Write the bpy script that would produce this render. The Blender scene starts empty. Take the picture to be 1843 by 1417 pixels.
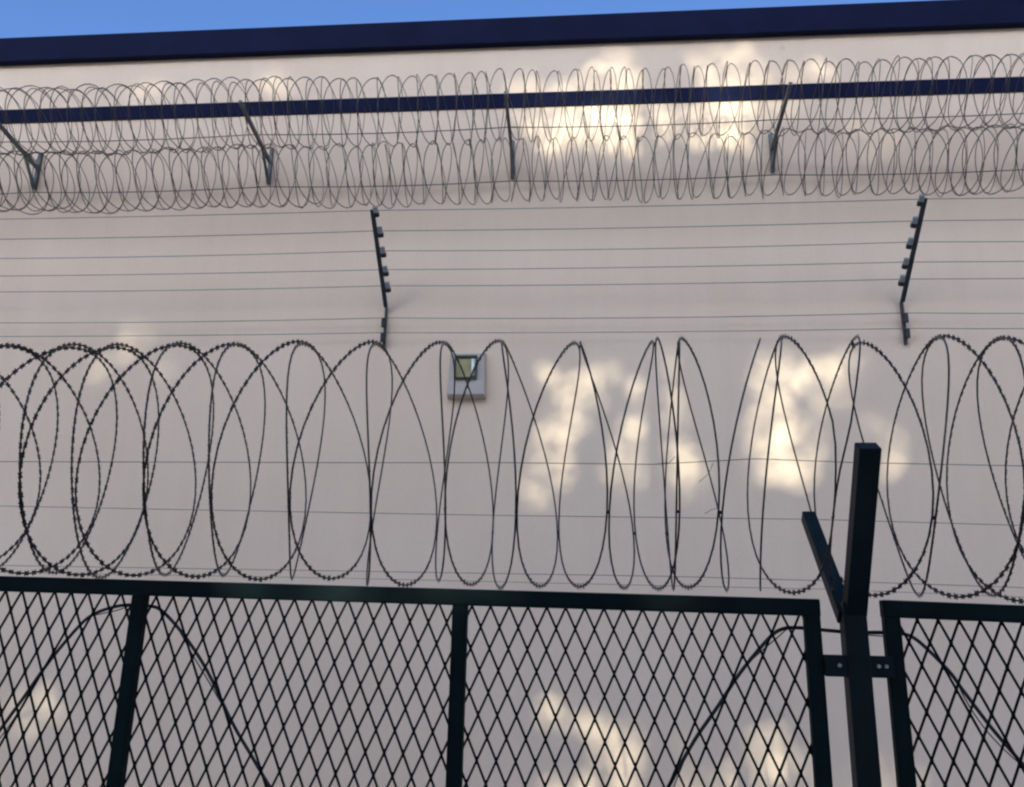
import bpy, bmesh, math, random
from mathutils import Vector, Matrix

# ------------------------------------------------------------------ camera, world, sun, exposure
scene = bpy.context.scene
C = scene.collection
EYE = 2.0                                        # eye height above the ground
PW, PH, FOC = 1843.0, 1417.0, 1500.0             # photo size and focal length in photo pixels
psi, th, rho = math.radians(5.12), math.radians(15.29), math.radians(1.264)
CF = Vector((-math.sin(psi)*math.cos(th), math.cos(psi)*math.cos(th), math.sin(th)))
r0 = Vector((math.cos(psi), math.sin(psi), 0)); u0 = r0.cross(CF)
CR = r0*math.cos(rho) + u0*math.sin(rho)
CU = u0*math.cos(rho) - r0*math.sin(rho)
CAM = Vector((0, 0, EYE))
cd = bpy.data.cameras.new('camera'); cam = bpy.data.objects.new('camera', cd); C.objects.link(cam)
cd.sensor_width = 36; cd.lens = FOC/PW*36; cd.clip_end = 5000; cd.clip_start = 0.05
cam.matrix_world = Matrix(((CR.x, CU.x, -CF.x, 0), (CR.y, CU.y, -CF.y, 0), (CR.z, CU.z, -CF.z, EYE), (0, 0, 0, 1)))
scene.camera = cam

SUN_EL, SUN_X = math.radians(15.0), -0.12        # sun low behind the photographer, a little to the left
SUN = Vector((SUN_X, -1, 0)).normalized()*math.cos(SUN_EL) + Vector((0, 0, math.sin(SUN_EL)))
world = bpy.data.worlds.new('World'); scene.world = world; world.use_nodes = True
nt = world.node_tree; nt.nodes.clear()
sky = nt.nodes.new('ShaderNodeTexSky'); sky.sky_type = 'NISHITA'; sky.sun_disc = False
sky.sun_elevation = SUN_EL; sky.sun_rotation = math.atan2(SUN.x, SUN.y)
sky.air_density = 0.58; sky.dust_density = 4.8; sky.ozone_density = 5.2
bg = nt.nodes.new('ShaderNodeBackground'); bg.inputs[1].default_value = 0.15
wo = nt.nodes.new('ShaderNodeOutputWorld')
nt.links.new(sky.outputs[0], bg.inputs[0]); nt.links.new(bg.outputs[0], wo.inputs[0])
sl = bpy.data.lights.new('sun', 'SUN'); sl.energy = 2.5; sl.angle = math.radians(0.42); sl.color = (.95, 1, .90)
so = bpy.data.objects.new('sun', sl); C.objects.link(so); so.location = SUN*60
so.rotation_euler = SUN.to_track_quat('Z', 'Y').to_euler()
vs = scene.view_settings; vs.view_transform = 'Standard'; vs.look = 'None'; vs.gamma = 1; vs.exposure = 1.56
scene.render.engine = 'CYCLES'
scene.cycles.filter_width = 2.3

# ------------------------------------------------------------------ helpers
rnd = random.Random(7)

def ray(px, py):
    return CF + CR*((px - PW/2)/FOC) - CU*((py - PH/2)/FOC)

def on_wall(px, py, Y=9.0):                       # point where a pixel meets the upright plane y = Y
    q = ray(px, py); return CAM + q*(Y/q.y)

FYAW = math.radians(1.5); FD = 2.6                # the fence: 2.6 m away, turned 1.5 degrees
FU = Vector((math.cos(FYAW), -math.sin(FYAW), 0)); FN = Vector((math.sin(FYAW), math.cos(FYAW), 0))

def F(s, z, d=0.0):                               # fence coordinates: along, height from eye level, behind
    return CAM + FU*s + FN*(FD + d) + Vector((0, 0, z))

def on_fence(px, py, d=0.0):
    q = ray(px, py); p = q*((FD + d)/q.dot(FN)); return p.dot(FU), p.z

def mesh_obj(name, verts, faces, mat, parent=None, smooth=False):
    me = bpy.data.meshes.new(name); me.from_pydata([tuple(v) for v in verts], [], faces); me.update()
    if smooth:
        for p in me.polygons: p.use_smooth = True
    o = bpy.data.objects.new(name, me); C.objects.link(o); me.materials.append(mat)
    if parent: o.parent = parent; o.matrix_parent_inverse = parent.matrix_world.inverted()
    return o

def tag(o, label, cat=None, group=None, kind=None):
    if label: o['label'] = label
    if cat: o['category'] = cat
    if group: o['group'] = group
    if kind: o['kind'] = kind
    return o

def thing(name, loc, label, cat, group=None):
    o = bpy.data.objects.new(name, None); C.objects.link(o); o.location = loc; o.empty_display_size = .1
    bpy.context.view_layer.update()
    return tag(o, label, cat, group)

class MB:
    def __init__(self): self.v = []; self.f = []
    def box8(self, c8):
        b = len(self.v); self.v += c8
        self.f += [tuple(b+i for i in q) for q in ((0,3,2,1),(4,5,6,7),(0,1,5,4),(1,2,6,5),(2,3,7,6),(3,0,4,7))]
    def box(self, x0, x1, y0, y1, z0, z1):
        V = Vector
        self.box8([V((x0,y0,z0)),V((x1,y0,z0)),V((x1,y1,z0)),V((x0,y1,z0)),V((x0,y0,z1)),V((x1,y0,z1)),V((x1,y1,z1)),V((x0,y1,z1))])
    def beam(self, a, b, side, w, h):             # square-section bar from a to b; side = direction of width w
        ax = (b-a).normalized(); s = (side - ax*side.dot(ax)).normalized(); t = ax.cross(s).normalized()
        o = [(-1,-1),(1,-1),(1,1),(-1,1)]
        self.box8([a + s*(i*w/2) + t*(j*h/2) for i, j in o] + [b + s*(i*w/2) + t*(j*h/2) for i, j in o])
    def tube(self, pts, r, n=6, cap=True):
        b = len(self.v); m = len(pts); prev = None
        for i, p in enumerate(pts):
            t = (pts[min(i+1, m-1)] - pts[max(i-1, 0)]).normalized()
            if prev is None:
                ref = Vector((0,0,1)) if abs(t.z) < .9 else Vector((1,0,0))
                s = (ref - t*ref.dot(t)).normalized()
            else: s = (prev - t*prev.dot(t)).normalized()
            prev = s; q = t.cross(s)
            for k in range(n):
                a = 2*math.pi*k/n; self.v.append(p + s*(math.cos(a)*r) + q*(math.sin(a)*r))
        for i in range(m-1):
            for k in range(n):
                k2 = (k+1) % n
                self.f.append((b+i*n+k, b+i*n+k2, b+(i+1)*n+k2, b+(i+1)*n+k))
        if cap:
            self.f.append(tuple(b+k for k in reversed(range(n)))); self.f.append(tuple(b+(m-1)*n+k for k in range(n)))
    def build(self, name, mat, parent=None, smooth=False, bevel=0):
        o = mesh_obj(name, self.v, self.f, mat, parent, smooth)
        if bevel:
            md = o.modifiers.new('bevel', 'BEVEL'); md.width = bevel; md.segments = 2; md.limit_method = 'ANGLE'
        return o

# ------------------------------------------------------------------ materials
def material(name, col, rough=.6, metal=0.0, var=.12, scale=3.0, bump=0.0, bscale=60.0, col2=None, detail=6, spec=.5):
    m = bpy.data.materials.new(name); m.use_nodes = True; t = m.node_tree; b = t.nodes['Principled BSDF']
    b.inputs['Roughness'].default_value = rough; b.inputs['Metallic'].default_value = metal
    b.inputs['Specular IOR Level'].default_value = spec
    tc = t.nodes.new('ShaderNodeNewGeometry')
    n = t.nodes.new('ShaderNodeTexNoise'); n.inputs['Scale'].default_value = scale; n.inputs['Detail'].default_value = detail
    t.links.new(tc.outputs['Position'], n.inputs['Vector'])
    r = t.nodes.new('ShaderNodeValToRGB'); r.color_ramp.elements[0].position = .3; r.color_ramp.elements[1].position = .7
    c2 = col2 or tuple(c*(1+var) for c in col)
    r.color_ramp.elements[0].color = (*[c*(1-var) for c in col], 1); r.color_ramp.elements[1].color = (*c2, 1)
    t.links.new(n.outputs['Fac'], r.inputs['Fac']); t.links.new(r.outputs['Color'], b.inputs['Base Color'])
    if bump:
        n2 = t.nodes.new('ShaderNodeTexNoise'); n2.inputs['Scale'].default_value = bscale; n2.inputs['Detail'].default_value = 4
        t.links.new(tc.outputs['Position'], n2.inputs['Vector'])
        bp = t.nodes.new('ShaderNodeBump'); bp.inputs['Strength'].default_value = bump; bp.inputs['Distance'].default_value = .01
        t.links.new(n2.outputs['Fac'], bp.inputs['Height']); t.links.new(bp.outputs['Normal'], b.inputs['Normal'])
    return m

def wall_material():
    m = bpy.data.materials.new('painted_render'); m.use_nodes = True; t = m.node_tree; b = t.nodes['Principled BSDF']
    N, L = t.nodes.new, t.links.new
    geo = N('ShaderNodeNewGeometry')
    def noise(scale, detail, stretch):
        mp = N('ShaderNodeMapping'); mp.inputs['Scale'].default_value = stretch; L(geo.outputs['Position'], mp.inputs['Vector'])
        n = N('ShaderNodeTexNoise'); n.inputs['Scale'].default_value = scale; n.inputs['Detail'].default_value = detail
        n.inputs['Roughness'].default_value = .6
        L(mp.outputs['Vector'], n.inputs['Vector']); return n.outputs['Fac']
    def ramp(fac, a, b_, pa=.35, pb=.65):
        r = N('ShaderNodeValToRGB'); e = r.color_ramp.elements
        e[0].position = pa; e[1].position = pb; e[0].color = (*a, 1); e[1].color = (*b_, 1); L(fac, r.inputs['Fac']); return r.outputs['Color']
    def mul(a, b_, f=1.0):
        x = N('ShaderNodeMix'); x.data_type = 'RGBA'; x.blend_type = 'MULTIPLY'; x.inputs['Factor'].default_value = f
        L(a, x.inputs['A']); L(b_, x.inputs['B']); return x.outputs['Result']
    base = ramp(noise(.5, 5, (1, 1, 1)), (.85, .63, .435), (.895, .674, .47))
    streak = ramp(noise(1.0, 6, (3.2, 1, .16)), (.965, .962, .96), (1, 1, 1), .3, .62)
    grain = ramp(noise(28, 4, (1, 1, 1)), (.965, .965, .965), (1.0, 1.0, 1.0))
    c = mul(mul(base, streak), grain)
    v = N('ShaderNodeTexVoronoi'); v.inputs['Scale'].default_value = .55; L(geo.outputs['Position'], v.inputs['Vector'])
    c = mul(c, ramp(v.outputs['Distance'], (.72, .70, .68), (1, 1, 1), .018, .04))
    L(c, b.inputs['Base Color']); b.inputs['Roughness'].default_value = .75; b.inputs['Specular IOR Level'].default_value = .25
    bp = N('ShaderNodeBump'); bp.inputs['Strength'].default_value = .25; bp.inputs['Distance'].default_value = .006
    L(noise(45, 5, (1, 1, 1)), bp.inputs['Height'])
    bp2 = N('ShaderNodeBump'); bp2.inputs['Strength'].default_value = .5; bp2.inputs['Distance'].default_value = .02
    L(noise(1.1, 3, (1, 1, 1)), bp2.inputs['Height']); L(bp.outputs['Normal'], bp2.inputs['Normal']); L(bp2.outputs['Normal'], b.inputs['Normal'])
    return m

M_WALL = wall_material()
M_NAVY = material('navy_paint', (.0062, .0090, .030), .6, 0, .18, 2.2, .1, 9, spec=.05)
M_GREEN = material('dark_green_paint', (.0013, .0085, .0075), .65, 0, .25, 9, .12, 120, spec=.12)
M_POST = material('post_paint', (.0016, .0075, .0080), .55, 0, .3, 12, .12, 140, spec=.2)
M_MESH = material('mesh_paint', (.006, .005, .0045), .7, 0, .35, 30, spec=.1)
M_RAZOR = material('razor_steel', (.032, .028, .027), .42, .7, .35, 25)
M_RAZOR2 = material('weathered_razor_steel', (.10, .078, .070), .5, .5, .35, 6)
M_WIRE = material('wire_steel', (.11, .092, .085), .5, .5, .3, 12)
M_BRKT = material('bracket_steel', (.12, .13, .125), .5, .4, .3, 7, .1, 40)
M_EPOST = material('electric_post_paint', (.03, .036, .037), .5, .2, .3, 9, .1, 60)
M_CAP = material('insulator_grey', (.26, .27, .27), .5, 0, .2, 20)
M_INS = material('insulator_black', (.012, .012, .012), .5, 0, .2, 20)
M_CABLE = material('cable_rubber', (.010, .009, .009), .45, 0, .3, 20)
M_HOUSE = material('lamp_housing_grey', (.50, .42, .33), .5, 0, .08, 5, .08, 60)
M_FRAME = material('lamp_frame_black', (.05, .048, .045), .5, 0, .2, 20)
M_REFL = material('lamp_reflector_yellow', (.42, .37, .20), .4, .1, .25, 9)
M_TUBE = material('lamp_tube_white', (.9, .88, .74), .3, 0, .04, 9)
M_BOLT = material('zinc_bolt', (.5, .48, .46), .35, .7, .15, 40)
M_GROUND = material('ground_dirt', (.36, .335, .295), .9, 0, .25, .9, .4, 12)
M_ROOF = material('roof_sheet', (.12, .13, .15), .6, 0, .15, 2)
M_LEAF = material('tree_leaf', (.06, .09, .03), .6, 0, .35, 1.3)
M_BARK = material('tree_bark', (.10, .075, .055), .9, 0, .3, 4, .6, 14)
glass = bpy.data.materials.new('lamp_glass'); glass.use_nodes = True
_b = glass.node_tree.nodes['Principled BSDF']; _b.inputs['Transmission Weight'].default_value = 1; _b.inputs['Roughness'].default_value = .03; _b.inputs['IOR'].default_value = 1.1
_b.inputs['Base Color'].default_value = (.95, .95, .88, 1)

# ------------------------------------------------------------------ ground
g = MB(); S = 900; n = 6
for i in range(n+1):
    for j in range(n+1): g.v.append(Vector((-S + 2*S*i/n, -S + 2*S*j/n, 0)))
for i in range(n):
    for j in range(n): a = i*(n+1)+j; g.f.append((a, a+n+1, a+n+2, a+1))
tag(g.build('ground', M_GROUND), 'bare pale earth between the fence and the long wall', kind='structure')

# ------------------------------------------------------------------ the long rendered wall of the block
WY = 9.0
zf0 = on_wall(921, 85, WY-.01).z; zf1 = on_wall(921, 31, WY-.10).z
zs0 = on_wall(921, 193, WY-.02).z; zs1 = on_wall(921, 168, WY-.02).z
blk = thing('prison_block', (0, WY, 0), 'long windowless pale rendered building with navy eaves fascia and navy stripe', 'building')
w = MB(); w.box(-34, 34, WY, WY+16, 0, zf1-.10); w.build('wall', M_WALL, blk)
w = MB(); w.box(-34.3, 34.3, WY-.10, WY-.003, zf0, zf1); tag(w.build('eaves_fascia', M_NAVY, blk, bevel=.012), 'navy painted fascia along the roof edge')
w = MB(); w.box(-34.05, 34.05, WY-.02, WY-.002, zs0, zs1); tag(w.build('painted_band', M_NAVY, blk), 'narrow navy band below the fascia')
w = MB()
w.box8([Vector(p) for p in ((-34.2, WY, zf1-.08), (34.2, WY, zf1-.08), (34.2, WY+16.2, zf1-.08), (-34.2, WY+16.2, zf1-.08),
        (-34.2, WY, zf1-.03), (34.2, WY, zf1-.03), (34.2, WY+16.2, zf1+.35), (-34.2, WY+16.2, zf1+.35))])
w.build('roof', M_ROOF, blk)

# ------------------------------------------------------------------ wall light
a = on_wall(808, 632, WY-.1); b = on_wall(872, 716, WY-.1); xm = (a.x+b.x)/2
lt = thing('wall_light', (xm, WY-.003, b.z), 'grey boxed wall light with dark-framed yellowish lens', 'wall light')
w = MB(); hw = (b.x-a.x)/2; D0, D1 = WY-.003, WY-.13
bz, tz = b.z, a.z
w.box8([Vector(p) for p in ((xm-hw, D1, bz+.03), (xm+hw, D1, bz+.03), (xm+hw*1.04, D0, bz), (xm-hw*1.04, D0, bz),
        (xm-hw*.9, D1+.03, tz-.03), (xm+hw*.9, D1+.03, tz-.03), (xm+hw, D0, tz), (xm-hw, D0, tz))])
w.build('housing', M_HOUSE, lt, bevel=.012)
fa = on_wall(819, 641, WY-.13); fb = on_wall(858, 682, WY-.13)
x0, x1, z0, z1 = fa.x, fb.x, fb.z, fa.z; t_ = .020; y0, y1 = WY-.165, WY-.085
w = MB(); w.box(x0, x1, y0, y1, z1-t_*1.3, z1); w.box(x0, x1, y0, y1, z0, z0+t_*.8)
w.box(x0, x0+t_, y0+.002, y1, z0+t_*.8, z1-t_*1.3); w.box(x1-t_*.6, x1, y0+.002, y1, z0+t_*.8, z1-t_*1.3)
w.build('lens_frame', M_FRAME, lt, bevel=.004)
w = MB(); w.box(x0+t_, x1-t_*.6, WY-.138, WY-.127, z0+t_*.8, z1-t_*1.3); w.build('reflector', M_REFL, lt)
w = MB(); w.tube([Vector((x1-t_*.6-.032, WY-.142, z)) for z in (z0+.035, (z0+z1)/2, z1-.045)], .024, 10); w.build('lamp_tube', M_TUBE, lt, True)
w = MB(); w.box(x0+t_*.9, x1-t_*.5, WY-.161, WY-.157, z0+t_*.7, z1-t_*1.2); w.build('lens', glass, lt)

# ------------------------------------------------------------------ razor coils (concertina: three clips a turn)
def interp(xs, ys, x):
    i = 0
    while i < len(xs)-2 and x > xs[i+1]: i += 1
    def sl(k):
        if k <= 0: return (ys[1]-ys[0])/(xs[1]-xs[0])
        if k >= len(xs)-1: return (ys[-1]-ys[-2])/(xs[-1]-xs[-2])
        return (ys[k+1]-ys[k-1])/(xs[k+1]-xs[k-1])
    h = xs[i+1]-xs[i]; t = (x-xs[i])/h; m0, m1 = sl(i)*h, sl(i+1)*h
    if t < 0: return ys[i]+m0*t
    if t > 1: return ys[i+1]+m1*(t-1)
    return (2*t**3-3*t*t+1)*ys[i] + (t**3-2*t*t+t)*m0 + (-2*t**3+3*t*t)*ys[i+1] + (t**3-t*t)*m1

def coil(name, apex, k0, k1, frame, R, label, mat, r_wire, seg, barb_step, barb, parent_loc, wob, seed, hand=1, clips=True, group=None, n=5, sag=None):
    """apex: axial places where pairs of turns are clipped together at the top; turns k0..k1; frame(s, up, back) -> point"""
    rg = random.Random(seed)
    ks = [2*j+.5 for j in range(len(apex))]
    nk = int(k1-k0)+4
    wz = [rg.uniform(-wob, wob) for _ in range(nk*3)]; wr = [rg.uniform(-wob, wob) for _ in range(nk*3)]
    wx = [rg.uniform(-wob, wob) for _ in range(nk*3)]
    def sm(arr, k):
        x = (k-k0)*1.5+1; i = int(x); t = x-i; t = t*t*(3-2*t)
        return arr[i]*(1-t)+arr[i+1]*t
    def pt(k):
        ang = 2*math.pi*k
        base = interp(ks, apex, k); p = (interp(ks, apex, k+.5)-interp(ks, apex, k-.5))
        s = base + .485*p*math.cos(1.5*ang) + sm(wx, k)*.5
        rr = R*(1+sm(wr, k)/R*.6)
        z = rr*math.cos(ang) + sm(wz, k)*.7 + (sag(s) if sag else 0)
        return frame(s, z, hand*rr*math.sin(ang))
    N = int((k1-k0)*seg); pts = [pt(k0+(k1-k0)*i/N) for i in range(N+1)]
    th_ = thing(name, parent_loc, label, 'razor wire', group)
    m = MB(); m.tube(pts, r_wire, n); m.build('core_wire', mat, th_, True)
    # blades lie in the plane of each loop
    bm_ = MB(); L = 0.0; nxt = 0.0
    ctr = frame
    for i in range(N):
        a_, b_ = pts[i], pts[i+1]; d = (b_-a_).length
        while nxt <= L+d:
            t = (nxt-L)/d; p = a_.lerp(b_, t); tg = (b_-a_).normalized()
            kk = k0+(k1-k0)*(i+t)/N; ang = 2*math.pi*kk
            o = frame(0, 0, 0); rad = (frame(0, math.cos(ang), hand*math.sin(ang))-o).normalized()
            rad = (rad-tg*rad.dot(tg)).normalized()
            ln, wd = barb; nrm = tg.cross(rad)*.0006
            j = rg.uniform(.85, 1.15); wd2 = wd*j
            q = [tg*(-ln)+rad*wd2*.75, tg*(-ln*.3)+rad*wd2*.6, tg*(ln*.3)+rad*wd2*.6, tg*ln*.8+rad*wd2,
                 tg*ln-rad*wd2*.75, tg*(ln*.3)-rad*wd2*.6, tg*(-ln*.3)-rad*wd2*.6, tg*(-ln*.8)-rad*wd2]
            c0 = len(bm_.v); bm_.v += [p+x+nrm for x in q]
            bm_.f += [(c0, c0+1, c0+6, c0+7), (c0+1, c0+2, c0+5, c0+6), (c0+2, c0+3, c0+4, c0+5)]
            nxt += barb_step
        L += d
    tag(bm_.build('blades', mat, th_), None, kind='stuff')
    if clips:
        cl0 = None
        for j in range(len(apex)):
            for off, up in ((.5, 0), (1.5+1/3-.5, 1/3), (.5+2/3, 2/3)):
                pass
        k = math.ceil((k0+.01)*3)/3
        while k < k1-1:
            # a clip joins turn k and k+1 where the two come together (every 120 degrees)
            if (round(k*3)) % 2 == 0:
                a_, b_ = pt(k), pt(k+1)
                if (a_-b_).length < .05:
                    tg = (pt(k+.01)-a_).normalized(); e = (b_-a_).normalized()
                    c_ = MB(); c_.beam(a_-e*.001, b_+e*.001, tg, .008, .0062); c_.build('clip', mat, th_)
            k += 1/3
    return th_, pt

def s_at(px, py): return on_fence(px-(px-1130)*(.024 if px < 1130 else .030), py, .09)[0]
ZC, RC, DC = .508, .400, .09
def ffr(s, up, back):
    z = ZC+up-.008*(s+.3); d = DC+back*.85
    w_ = max(0., min(1., 1.7*(1-abs(s-.713)/.13)))    # the coil is tied to the inner side of the front arm
    if w_ > 0 and .0 < z < .54: d += w_*max(0., -.004-.609*(z-.045)+.052-d)
    return F(s, z, d)
left_px = [-680, -570, -450, -335, -215, -95, 22, 135, 218, 326, 430, 546, 677, 800, 905, 1042, 1178, 1226, 1372]
left_apex = [s_at(x, 632) for x in left_px]
right_px = [1290, 1408, 1548, 1692, 1804, 1925, 2050, 2170, 2300, 2430, 2560, 2690, 2830]
right_apex = [s_at(x, 620) for x in right_px]
coil('razor_coil', left_apex, .6, 36.02, ffr, RC, 'dark barbed razor coil lying along the top of the long fence panel', M_RAZOR, .0029, 40, .031, (.0094, .0110), F(-1, ZC-RC, 0), .011, 3, hand=1)
coil('razor_coil', right_apex, 1.52, 2*12+.4, ffr, RC, 'dark barbed razor coil passing through the forked fence post', M_RAZOR, .0029, 40, .031, (.0094, .0110), F(1.4, ZC-RC, 0), .011, 5, hand=1)

# ------------------------------------------------------------------ fence panels
CW, CH = .0575, .1255                              # mesh diamond width and height
HT = .0485
def rail_top(s): return .094 - .010*(s+.6) if s < .7 else .083 - .022*(s-.8)
ZB = -EYE+.14
def panel(s0, s1, bars, label, seed):
    root = thing('mesh_fence', F((s0+s1)/2, ZB, 0), label, 'fence')
    T = .046; hd = .02
    def pr(sa, sb, za, zb, d=hd):                  # sheared box following the rail's slope
        m = MB(); c = []
        for dz in (0, 1):
            for s, dd in ((sa, -d), (sb, -d), (sb, d), (sa, d)):
                c.append(F(s, (zb(s) if dz else za(s)), dd))
        m.box8(c); return m
    top = rail_top
    pr(s0-T/2, s1+T/2, lambda s: top(s)-HT, top).build('top_rail', M_GREEN, root, bevel=.004)
    pr(s0-T/2, s1+T/2, lambda s: ZB, lambda s: ZB+.048).build('bottom_rail', M_GREEN, root, bevel=.004)
    for s in (s0, s1):
        pr(s-T/2+(.001 if s == s0 else 0), s+T/2-(.001 if s == s1 else 0), lambda s: ZB+.02, lambda s: top(s)-HT+.02, hd-.003).build('stile', M_GREEN, root, bevel=.004)
    for s in bars:
        pr(s-T/2, s+T/2, lambda s: ZB+.02, lambda s: top(s)-HT+.02, hd-.004).build('upright_bar', M_GREEN, root, bevel=.004)
    cols = [s0] + bars + [s1]
    for i in range(len(cols)-1):
        a_, b_ = cols[i]+T/2-.004, cols[i+1]-T/2+.004
        zt = top((a_+b_)/2)-HT+.006; zb = ZB+.044
        m = MB(); rg = random.Random(seed+i); so = rg.uniform(0, CW); zo = rg.uniform(0, CH)
        k = CH/CW; wd = .0066
        for sg in (1, -1):
            dd = .012 + .0016*sg
            # lines  z = zt + sg*k*(s - c)
            span = (zt-zb)/k
            c = a_-span-2*CW
            c = a_ + so - math.ceil((span+4*CW)/CW)*CW
            while c < b_+span+3*CW:
                cc = c
                # parameter s range inside the rectangle
                if sg > 0: lo, hi = cc-span, cc
                else: lo, hi = cc, cc+span
                lo2, hi2 = max(lo, a_), min(hi, b_)
                if hi2-lo2 > .003:
                    za = zt + sg*k*(lo2-cc); zb_ = zt + sg*k*(hi2-cc)
                    A, B = F(lo2, za, dd), F(hi2, zb_, dd)
                    m.beam(A, B, FU, wd, .0030)
                c += CW
        # joints where strands cross
        nr = int((zt-zb)/(CH/2))+1
        for r_ in range(nr):
            z = zt - r_*CH/2
            s = a_ + so + (CW/2 if r_ % 2 else 0) - 2*CW
            while s < b_:
                if s > a_+.004:
                    m.beam(F(s, z-.0105, .012), F(s, z+.0105, .012), FU, .0082, .0072)
                s += CW
        tag(m.build('expanded_mesh', M_MESH, root), None, kind='stuff')
    return root
panel(-2.524, .593, [-1.484, -.446], 'dark green framed mesh fence panel with two upright bars and two bays under the coil', 11)
panel(.814, 3.93, [1.853, 2.892], 'dark green framed mesh fence panel on the far side of the forked post', 31)

# ------------------------------------------------------------------ fence posts with forked tops
def post(s, label, clamps=True, group=None):
    root = thing('fence_post', F(s, -EYE, 0), label, 'fence post', group)
    wd, dp = .064, .060
    m = MB(); m.beam(F(s, -EYE, 0), F(s, .075, 0), FU, wd, dp); m.build('post_tube', M_POST, root, bevel=.004)
    m = MB(); m.beam(F(s+.004, .045, -.004), F(s+.004, .485, -.272), FU, .058, .052); m.build('front_arm', M_POST, root, bevel=.003)
    m = MB(); m.beam(F(s-.018, .03, .006), F(s-.018, .372, .375), FU, .044, .042); m.build('rear_arm', M_POST, root, bevel=.003)
    if clamps:
        zc = on_fence(1500, 1198)[1]
        for sg in (-1, 1):
            for zz in (zc, zc-1.25):
                m = MB(); m.beam(F(s+sg*.0325, zz, -.023), F(s+sg*.094, zz, -.023), Vector((0, 0, 1)), .058, .006)
                c = m.build('clamp_plate', M_POST, root)
                m = MB(); m.beam(F(s+sg*.0325, zz, .023), F(s+sg*.094, zz, .023), Vector((0, 0, 1)), .058, .006); m.build('clamp_plate', M_POST, root)
                for kx in ((.055,) if sg < 0 else (.052, .072)):
                    m = MB(); m.tube([F(s+sg*kx, zz+.002, -.034), F(s+sg*kx, zz+.002, -.018)], .0055, 6); m.build('bolt', M_BOLT, c)
    return root
post(.709, 'dark square fence post with forked arms clamped between two mesh panels')
post(-2.64, 'dark fork-topped fence post at the free end of the two-bar panel')
post(4.046, 'dark fork-topped fence post beyond the second mesh panel')

# ------------------------------------------------------------------ line wires in the fence coil
def fence_wire(pts_px, d, label, r=.0011):
    P = [(on_fence(x, y, d)) for x, y in pts_px]
    sl0 = (P[1][1]-P[0][1])/(P[1][0]-P[0][0])
    pts = [F(-3.0, P[0][1]+sl0*.15*(-3.0-P[0][0]), d)] + [F(s, z, d) for s, z in P] + [F(4.2, P[-1][1]-.02, d)]
    m = MB(); m.tube(pts, r, 5); return tag(m.build('line_wire', M_WIRE, None, True), label, 'wire')
fence_wire([(0, 831), (300, 832), (620, 833), (900, 833), (1175, 836), (1360, 826), (1545, 833), (1843, 839)], -.235, 'thin grey line wire through the fence coil fixed to the front fork arm')
fence_wire([(0, 911), (300, 917), (620, 923), (900, 928), (1220, 932), (1460, 935), (1843, 946)], .352, 'thin grey line wire through the fence coil fixed to the rear fork arm')
fence_wire([(0, 1018), (620, 1028), (1220, 1038), (1500, 1046), (1843, 1058)], .14, 'thin grey line wire low in the fence coil, upper of the two near the rail', .0009)
fence_wire([(0, 1030), (620, 1041), (1220, 1055), (1500, 1061), (1843, 1075)], .085, 'thin grey line wire just above the top rail', .0007)
for (pa, pb, pc), d, lab in ((((1175, 836), (1205, 833), (1215, 822)), -.237, 'twisted wire tie beside the upper line wire knot'),
                        (((1283, 834), (1276, 852), (1258, 868)), -.237, 'curled loose wire tie hanging from the upper line wire'),
                        (((1268, 925), (1280, 918), (1294, 914)), .35, 'short loose wire tie sticking up off the second line wire')):
    m = MB(); m.tube([F(*on_fence(*p, d), d) for p in (pa, pb, pc)], .0009, 5)
    tag(m.build('wire_tie', M_WIRE, None, True), lab, 'wire tie')

# ------------------------------------------------------------------ arched cables behind the mesh
def smooth_path(P, k=6):
    out = []
    for i in range(len(P)-1):
        p0, p1, p2, p3 = P[max(i-1, 0)], P[i], P[i+1], P[min(i+2, len(P)-1)]
        for j in range(k):
            t = j/k
            out.append(.5*((2*p1)+(p2-p0)*t+(2*p0-5*p1+4*p2-p3)*t*t+(3*p1-p0-3*p2+p3)*t**3))
    return out+[P[-1]]
def cable(px, ends, label, phase):
    d = .05
    P = [F(ends[0], -EYE+.02, d)] + [F(*on_fence(x, y, d), d) for x, y in px] + [F(ends[1], -EYE+.02, d)]
    core = smooth_path(P[1:-1])
    def drop(a, b):                                   # run on in the same direction down to the ground
        dv = (b-a).normalized(); L = (b.z-.01)/max(.2, -dv.z); return [b+dv*(L*t) for t in (.25, .5, .75, 1)]
    pts = list(reversed(drop(core[2], core[0]))) + core + drop(core[-3], core[-1])
    root = thing('arched_cable', F((ends[0]+ends[1])/2, -EYE, d), label, 'cable')
    m = MB(); m.tube(pts, .0054, 8); m.build('cable_sheath', M_CABLE, root, True)
    q = []
    for i, p in enumerate(pts):
        o = .013*max(0, math.sin(i*.22+phase)); q.append(p + FU*o*(.9 if i < len(pts)/2 else -.9) - Vector((0, 0, .010*max(0, math.sin(i*.22+phase)))) + FN*.004)
    m = MB(); m.tube(q, .0019, 5); m.build('tie_strand', M_CABLE, root, True)
cable([(0, 1314), (40, 1259), (87, 1193), (140, 1129.5), (168, 1106), (202, 1093.5), (232, 1089), (269, 1091), (293, 1101), (333, 1146), (373, 1208), (417, 1299), (454, 1363), (484, 1414)],
      (-2.45, -.62), 'black cable arching behind the mesh across the first upright bar', .4)
cable([(1206, 1411), (1249, 1334), (1289, 1276), (1333, 1210), (1381, 1152), (1406, 1133), (1435, 1130), (1476, 1133.6), (1530, 1138), (1592, 1139), (1625, 1141), (1654, 1155), (1706, 1206), (1735, 1245), (1786, 1312), (1843, 1378)],
      (-.25, 2.1), 'black cable arching behind the forked post from panel to panel', 1.2)

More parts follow.
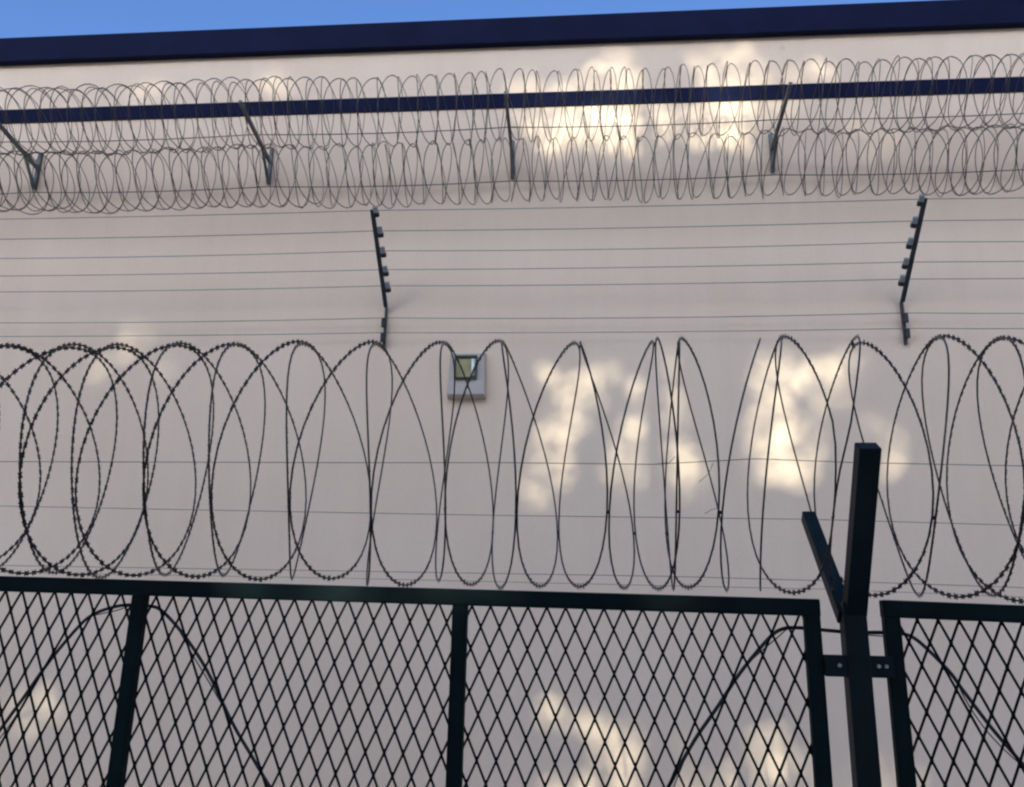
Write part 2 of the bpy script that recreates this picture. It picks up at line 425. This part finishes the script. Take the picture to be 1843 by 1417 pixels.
# ------------------------------------------------------------------ electric fence on the wall
INS_T = (.965, .765, .565, .37, .20); LOW_Z = (3.30, 3.12)
E_OUT, E_UP, E_Z = .86, .80, EYE+3.50
def epost(x, side, label, group=None):
    root = thing('electric_fence_post', (x, WY, EYE+3.0), label, 'electric fence post', group)
    X = Vector((1, 0, 0)); b0 = Vector((x, WY-.06, E_Z)); b1 = Vector((x, WY-.06-E_OUT, E_Z+E_UP))
    m = MB(); m.beam(b0, b1, X, .046, .030); m.build('leaning_arm', M_EPOST, root, bevel=.004)
    m = MB(); m.beam(Vector((x, WY-.03, EYE+3.01)), Vector((x, WY-.03, E_Z+.01)), X, .022, .050); m.build('foot_strip', M_EPOST, root)
    ax = (b1-b0).normalized(); nrm = X.cross(ax).normalized()
    if nrm.z < 0: nrm = -nrm
    for t in INS_T:
        p = b0.lerp(b1, t) + X*side*(.052 if t < .9 else .034)
        m = MB(); m.tube([p-ax*.036, p+ax*.010], .037, 8); ins = m.build('insulator', M_INS, root)
        m = MB(); m.tube([p+ax*.0105, p+ax*.045, p+ax*.075], .029, 8); m.build('insulator_cap', M_CAP, ins)
    for z in LOW_Z:
        p = Vector((x+side*.006*(-1), WY-.085, EYE+z))
        m = MB(); m.tube([p+Vector((0, 0, -.05)), p+Vector((0, 0, .045))], .030, 8); m.build('insulator', M_INS, root)
        # small grey collar
    return root
XE = (on_wall(697, 550).x, on_wall(1621, 550).x)
SP = XE[1]-XE[0]
epost(XE[0], 1, 'dark electric-fence post leaning out of the wall above the boxed wall light')
epost(XE[1], -1, 'dark electric-fence post leaning out of the wall behind the forked fence post')
epost(XE[0]-SP, 1, 'dark electric-fence post leaning out of the wall past the wall light end')
epost(XE[1]+SP, -1, 'dark electric-fence post leaning out of the wall past the forked post end')
names = ['topmost', 'second from the top', 'third from the top', 'fourth from the top', 'fifth from the top', 'second from the bottom', 'lowest']
for i in range(7):
    if i < 5:
        y = WY-.06-E_OUT*INS_T[i]; z = E_Z+E_UP*INS_T[i]+.035
    else: y = WY-.117; z = EYE+LOW_Z[i-5]+.045
    xs = [XE[0]-SP-4, XE[0]-SP, XE[0], XE[1], XE[1]+SP, XE[1]+SP+4]; pts = []
    for a_, b_ in zip(xs[:-1], xs[1:]):
        for j in range(8):
            t = j/8; pts.append(Vector((a_+(b_-a_)*t, y, z-.022*4*t*(1-t)*(1+.3*math.sin(i*2.1+a_)))))
    pts.append(Vector((xs[-1], y, z)))
    m = MB(); m.tube(pts, .0036, 5)
    tag(m.build('electric_wire', M_WIRE, None, True), 'thin electric fence wire on the wall, %s of the seven strands' % names[i], 'electric wire')

# ------------------------------------------------------------------ wall brackets with two more razor coils
BX = [on_wall(x, y).x for x, y in ((65, 338), (485, 325), (922, 325), (1390, 305))]
st = (BX[3]-BX[0])/3; BX = [BX[0]-st] + BX + [BX[3]+st]
BL = ('grey steel wall bracket, third beyond the electric post over the wall light', 'grey steel wall bracket, second beyond the electric post over the wall light',
      'grey steel wall bracket, first beyond the electric post over the wall light', 'grey steel wall bracket straight above the boxed wall light',
      'grey steel wall bracket above the wall between wall light and forked fence post', 'grey steel wall bracket beyond the electric post behind the forked fence post')
def bracket(x, label):
    root = thing('wall_bracket', (x, WY, EYE+5.18), label, 'bracket', 'brackets holding the upper razor coils')
    X = Vector((1, 0, 0))
    m = MB(); m.beam(Vector((x, WY-.028, EYE+5.16)), Vector((x, WY-.028, EYE+5.66)), X, .04, .05); m.build('wall_plate', M_BRKT, root, bevel=.003)
    m = MB(); m.beam(Vector((x, WY-.05, EYE+5.45)), Vector((x, WY-1.04, EYE+5.63)), X, .036, .045); m.build('arm', M_BRKT, root, bevel=.003)
    m = MB(); m.beam(Vector((x, WY-.05, EYE+5.19)), Vector((x, WY-.30, EYE+5.475)), X, .026, .03); m.build('brace', M_BRKT, root)
    return root
for x, lb in zip(BX, BL): bracket(x, lb)
def coil_on_wall(cy_px, y, R, label, seed, hand):
    z0 = on_wall(921, cy_px, y).z
    rg = random.Random(seed); ap = []; x = BX[0]-.6
    while x < BX[-1]+.8: ap.append(x); x += .192*rg.uniform(.75, 1.28)
    def fr(s, up, back): return Vector((s, y+back, z0+up))
    def sag(s):
        u = (s-BX[0])/st; u = u-math.floor(u); return -.035*4*u*(1-u)
    return coil('razor_coil', ap, .6, 2*(len(ap)-1)+.4, fr, R, label, M_RAZOR2, .0045, 26, .034, (.009, .010), Vector((0, y, z0-R)), .034, seed, hand, clips=False, n=4, sag=sag)
coil_on_wall(190, WY-.66, .385, 'weathered razor coil lying on top of the wall bracket arms', 21, 1)
coil_on_wall(305, WY-.40, .352, 'weathered razor coil hanging below the wall bracket arms', 22, -1)
for py, y, lab in ((229, WY-.62, 'line wire running along the bracket arms through the upper razor coil'),
                   (326, WY-.085, 'line wire tied to the bracket feet through the hanging razor coil')):
    z = on_wall(921, py, y).z
    pts = []
    for a_, b_ in zip(BX[:-1], BX[1:]):
        for j in range(6):
            t = j/6; pts.append(Vector((a_+(b_-a_)*t, y, z-.03*4*t*(1-t))))
    pts.append(Vector((BX[-1], y, z)))
    m = MB(); m.tube(pts, .0058, 5); tag(m.build('line_wire', M_RAZOR2, None, True), lab, 'wire')

# ------------------------------------------------------------------ added trees out of view: shade the wall, gaps shaped for its light patches
GAPS = [  # crown openings shaped to throw light patches: centre and half size on the wall (photo pixels)
 (1105, 148, 56, 40, .05), (965, 166, 44, 22, .05), (985, 225, 46, 44, .07), (1105, 240, 84, 34, .05), (1312, 125, 54, 38, .04), (1465, 128, 34, 22), (1295, 222, 68, 46, .05), (1565, 242, 38, 34, .05), (1400, 190, 40, 20), (1210, 205, 30, 18),
 (268, 158, 24, 20, .30), (492, 150, 26, 16, .30), (246, 606, 18, 12, .30), (195, 655, 22, 24, .30), (300, 672, 26, 18, .30), (60, 1285, 24, 44, .30),
]
STREAKS = [  # longer openings shaped for streaks of light: from, to, half width
 (1088, 670, 1030, 732, 24), (998, 678, 1030, 728, 24), (1030, 735, 972, 885, 28), (1190, 645, 1184, 700, 20), (1180, 720, 1225, 850, 26, .12), (1125, 852, 1235, 852, 30, .12), (1160, 740, 1128, 830, 20, .2),
 (1382, 664, 1545, 662, 22, .07), (1412, 690, 1366, 838, 28, .07), (1450, 700, 1420, 810, 22, .1), (1510, 690, 1460, 790, 12, .2), (1588, 775, 1602, 830, 28, .1), (1380, 860, 1460, 850, 14, .3),
 (978, 1284, 1050, 1300, 26), (1050, 1312, 1130, 1318, 18, .2), (1196, 1325, 1184, 1405, 30), (1400, 1348, 1425, 1405, 34, .07), (985, 1412, 1170, 1404, 16), (1548, 1400, 1640, 1392, 26, .15), (1260, 1416, 1360, 1410, 14, .2),
]
for xa, ya, xb, yb, hw_, *kk in STREAKS:
    nn = max(2, int(math.hypot(xb-xa, yb-ya)/(hw_*.6)))
    for q_ in range(nn+1):
        f_ = q_/nn; v_ = rnd.uniform(.75, 1.15)
        GAPS.append((xa+(xb-xa)*f_+rnd.uniform(-5, 5), ya+(yb-ya)*f_+rnd.uniform(-5, 5), hw_*v_, hw_*v_*rnd.uniform(.7, 1.1), kk[0] if kk else .07))
gaps = []
for px, py, hx, hy, *kk in GAPS:
    c = on_wall(px, py, WY); hxw = abs(on_wall(px+hx, py, WY).x-c.x); hzw = abs(on_wall(px, py-hy, WY).z-c.z)
    gaps.append((c.x, c.z, hxw, hzw, (kk[0] if kk else .10)*.34))
def in_gap(p, rg):
    best = 1.0; t = (WY-p.y)/SUN.y                              # follow the sunbeam from the leaf to the wall
    q = p + SUN*t
    for x, z, a_, b_, k_ in gaps:
        e = math.sqrt(((q.x-x)/(a_+.16))**2 + ((q.z-z)/(b_+.16))**2)
        if e < 1.12: best = min(best, max(k_, (e-.82)/.3))
    return best
def tree(x, y, h, wdt, label, seed):
    rg = random.Random(seed)
    root = thing('added_shade_tree', (x, y, 0), label, 'tree', 'added trees that shade the wall')
    m = MB(); base = Vector((x, y, 0))
    for dx, dy, hh, rr in ((0, 0, h*.9, .34), (.9, .3, h*.6, .13), (-1.0, -.2, h*.55, .13), (.3, -.8, h*.7, .12)):
        pts = [base + Vector((dx*(t**1.3)*2.2, dy*(t**1.3)*2.2, hh*t)) for t in (0, .12, .25, .4, .55, .7, .85, 1)]
        b = len(m.v); nn = 8
        for i, p in enumerate(pts):
            r = rr*(1-.85*i/7)
            for k in range(nn):
                an = 2*math.pi*k/nn; m.v.append(p + Vector((math.cos(an)*r, math.sin(an)*r, 0)))
        for i in range(7):
            for k in range(nn): m.f.append((b+i*nn+k, b+i*nn+(k+1) % nn, b+(i+1)*nn+(k+1) % nn, b+(i+1)*nn+k))
    m.build('trunk', M_BARK, root, True)
    m = MB()
    cnt = int(h*wdt*135)
    for _ in range(cnt):
        zz = rg.uniform(1.4, h)
        f = zz/h; rad = wdt/2*min(1, (1-f)*4.5+.30)*min(1, .62+f*2)*rg.uniform(.9, 1.12)
        a_ = rg.uniform(0, 2*math.pi); rr = rad*math.sqrt(rg.random())
        p = Vector((x+math.cos(a_)*rr, y+math.sin(a_)*rr*.7, zz))
        keep = in_gap(p, rg)  # leaves left out along beams meant to light the wall
        if keep < 1 and rg.random() > keep: continue
        sz = rg.uniform(.20, .34)
        if keep < 1:                                  # tiny scattered leaf cards added to dim the sun through the gaps
            for _q in range(28):
                pp = p + Vector((rg.gauss(0, .3), rg.gauss(0, .3), rg.gauss(0, .3))); s2 = sz*.2
                n1 = Vector((rg.gauss(0, 1), rg.gauss(0, 1), rg.gauss(0, 1))).normalized(); u = n1.orthogonal().normalized(); v = n1.cross(u)
                b = len(m.v); m.v += [pp-u*s2, pp+v*s2*.8, pp+u*s2, pp-v*s2*.8]; m.f.append((b, b+1, b+2, b+3))
            continue
        n1 = Vector((rg.gauss(0, 1), rg.gauss(0, 1)-.0, rg.gauss(0, 1))).normalized()
        u = n1.orthogonal().normalized(); v = n1.cross(u)
        b = len(m.v); m.v += [p-u*sz, p-u*.2*sz+v*sz*.8, p+u*sz*1.15, p-u*.1*sz-v*sz*.75]
        m.f.append((b, b+1, b+2, b+3))
    tag(m.build('crown', M_LEAF, root), None, kind='stuff')
for i, (x, h) in enumerate(((-20, 19.5), (-14.2, 20.5), (-8.6, 20), (-3.0, 21), (2.6, 20.2), (8.2, 21), (13.8, 20))):
    tree(x + (-25*-SUN_X)*0, -24 + (i % 2)*1.6, h, 8.6, 'added leafy tree shading the wall, %s of the unseen row' % ('first', 'second', 'third', 'fourth', 'fifth', 'sixth', 'last')[i], 100+i)
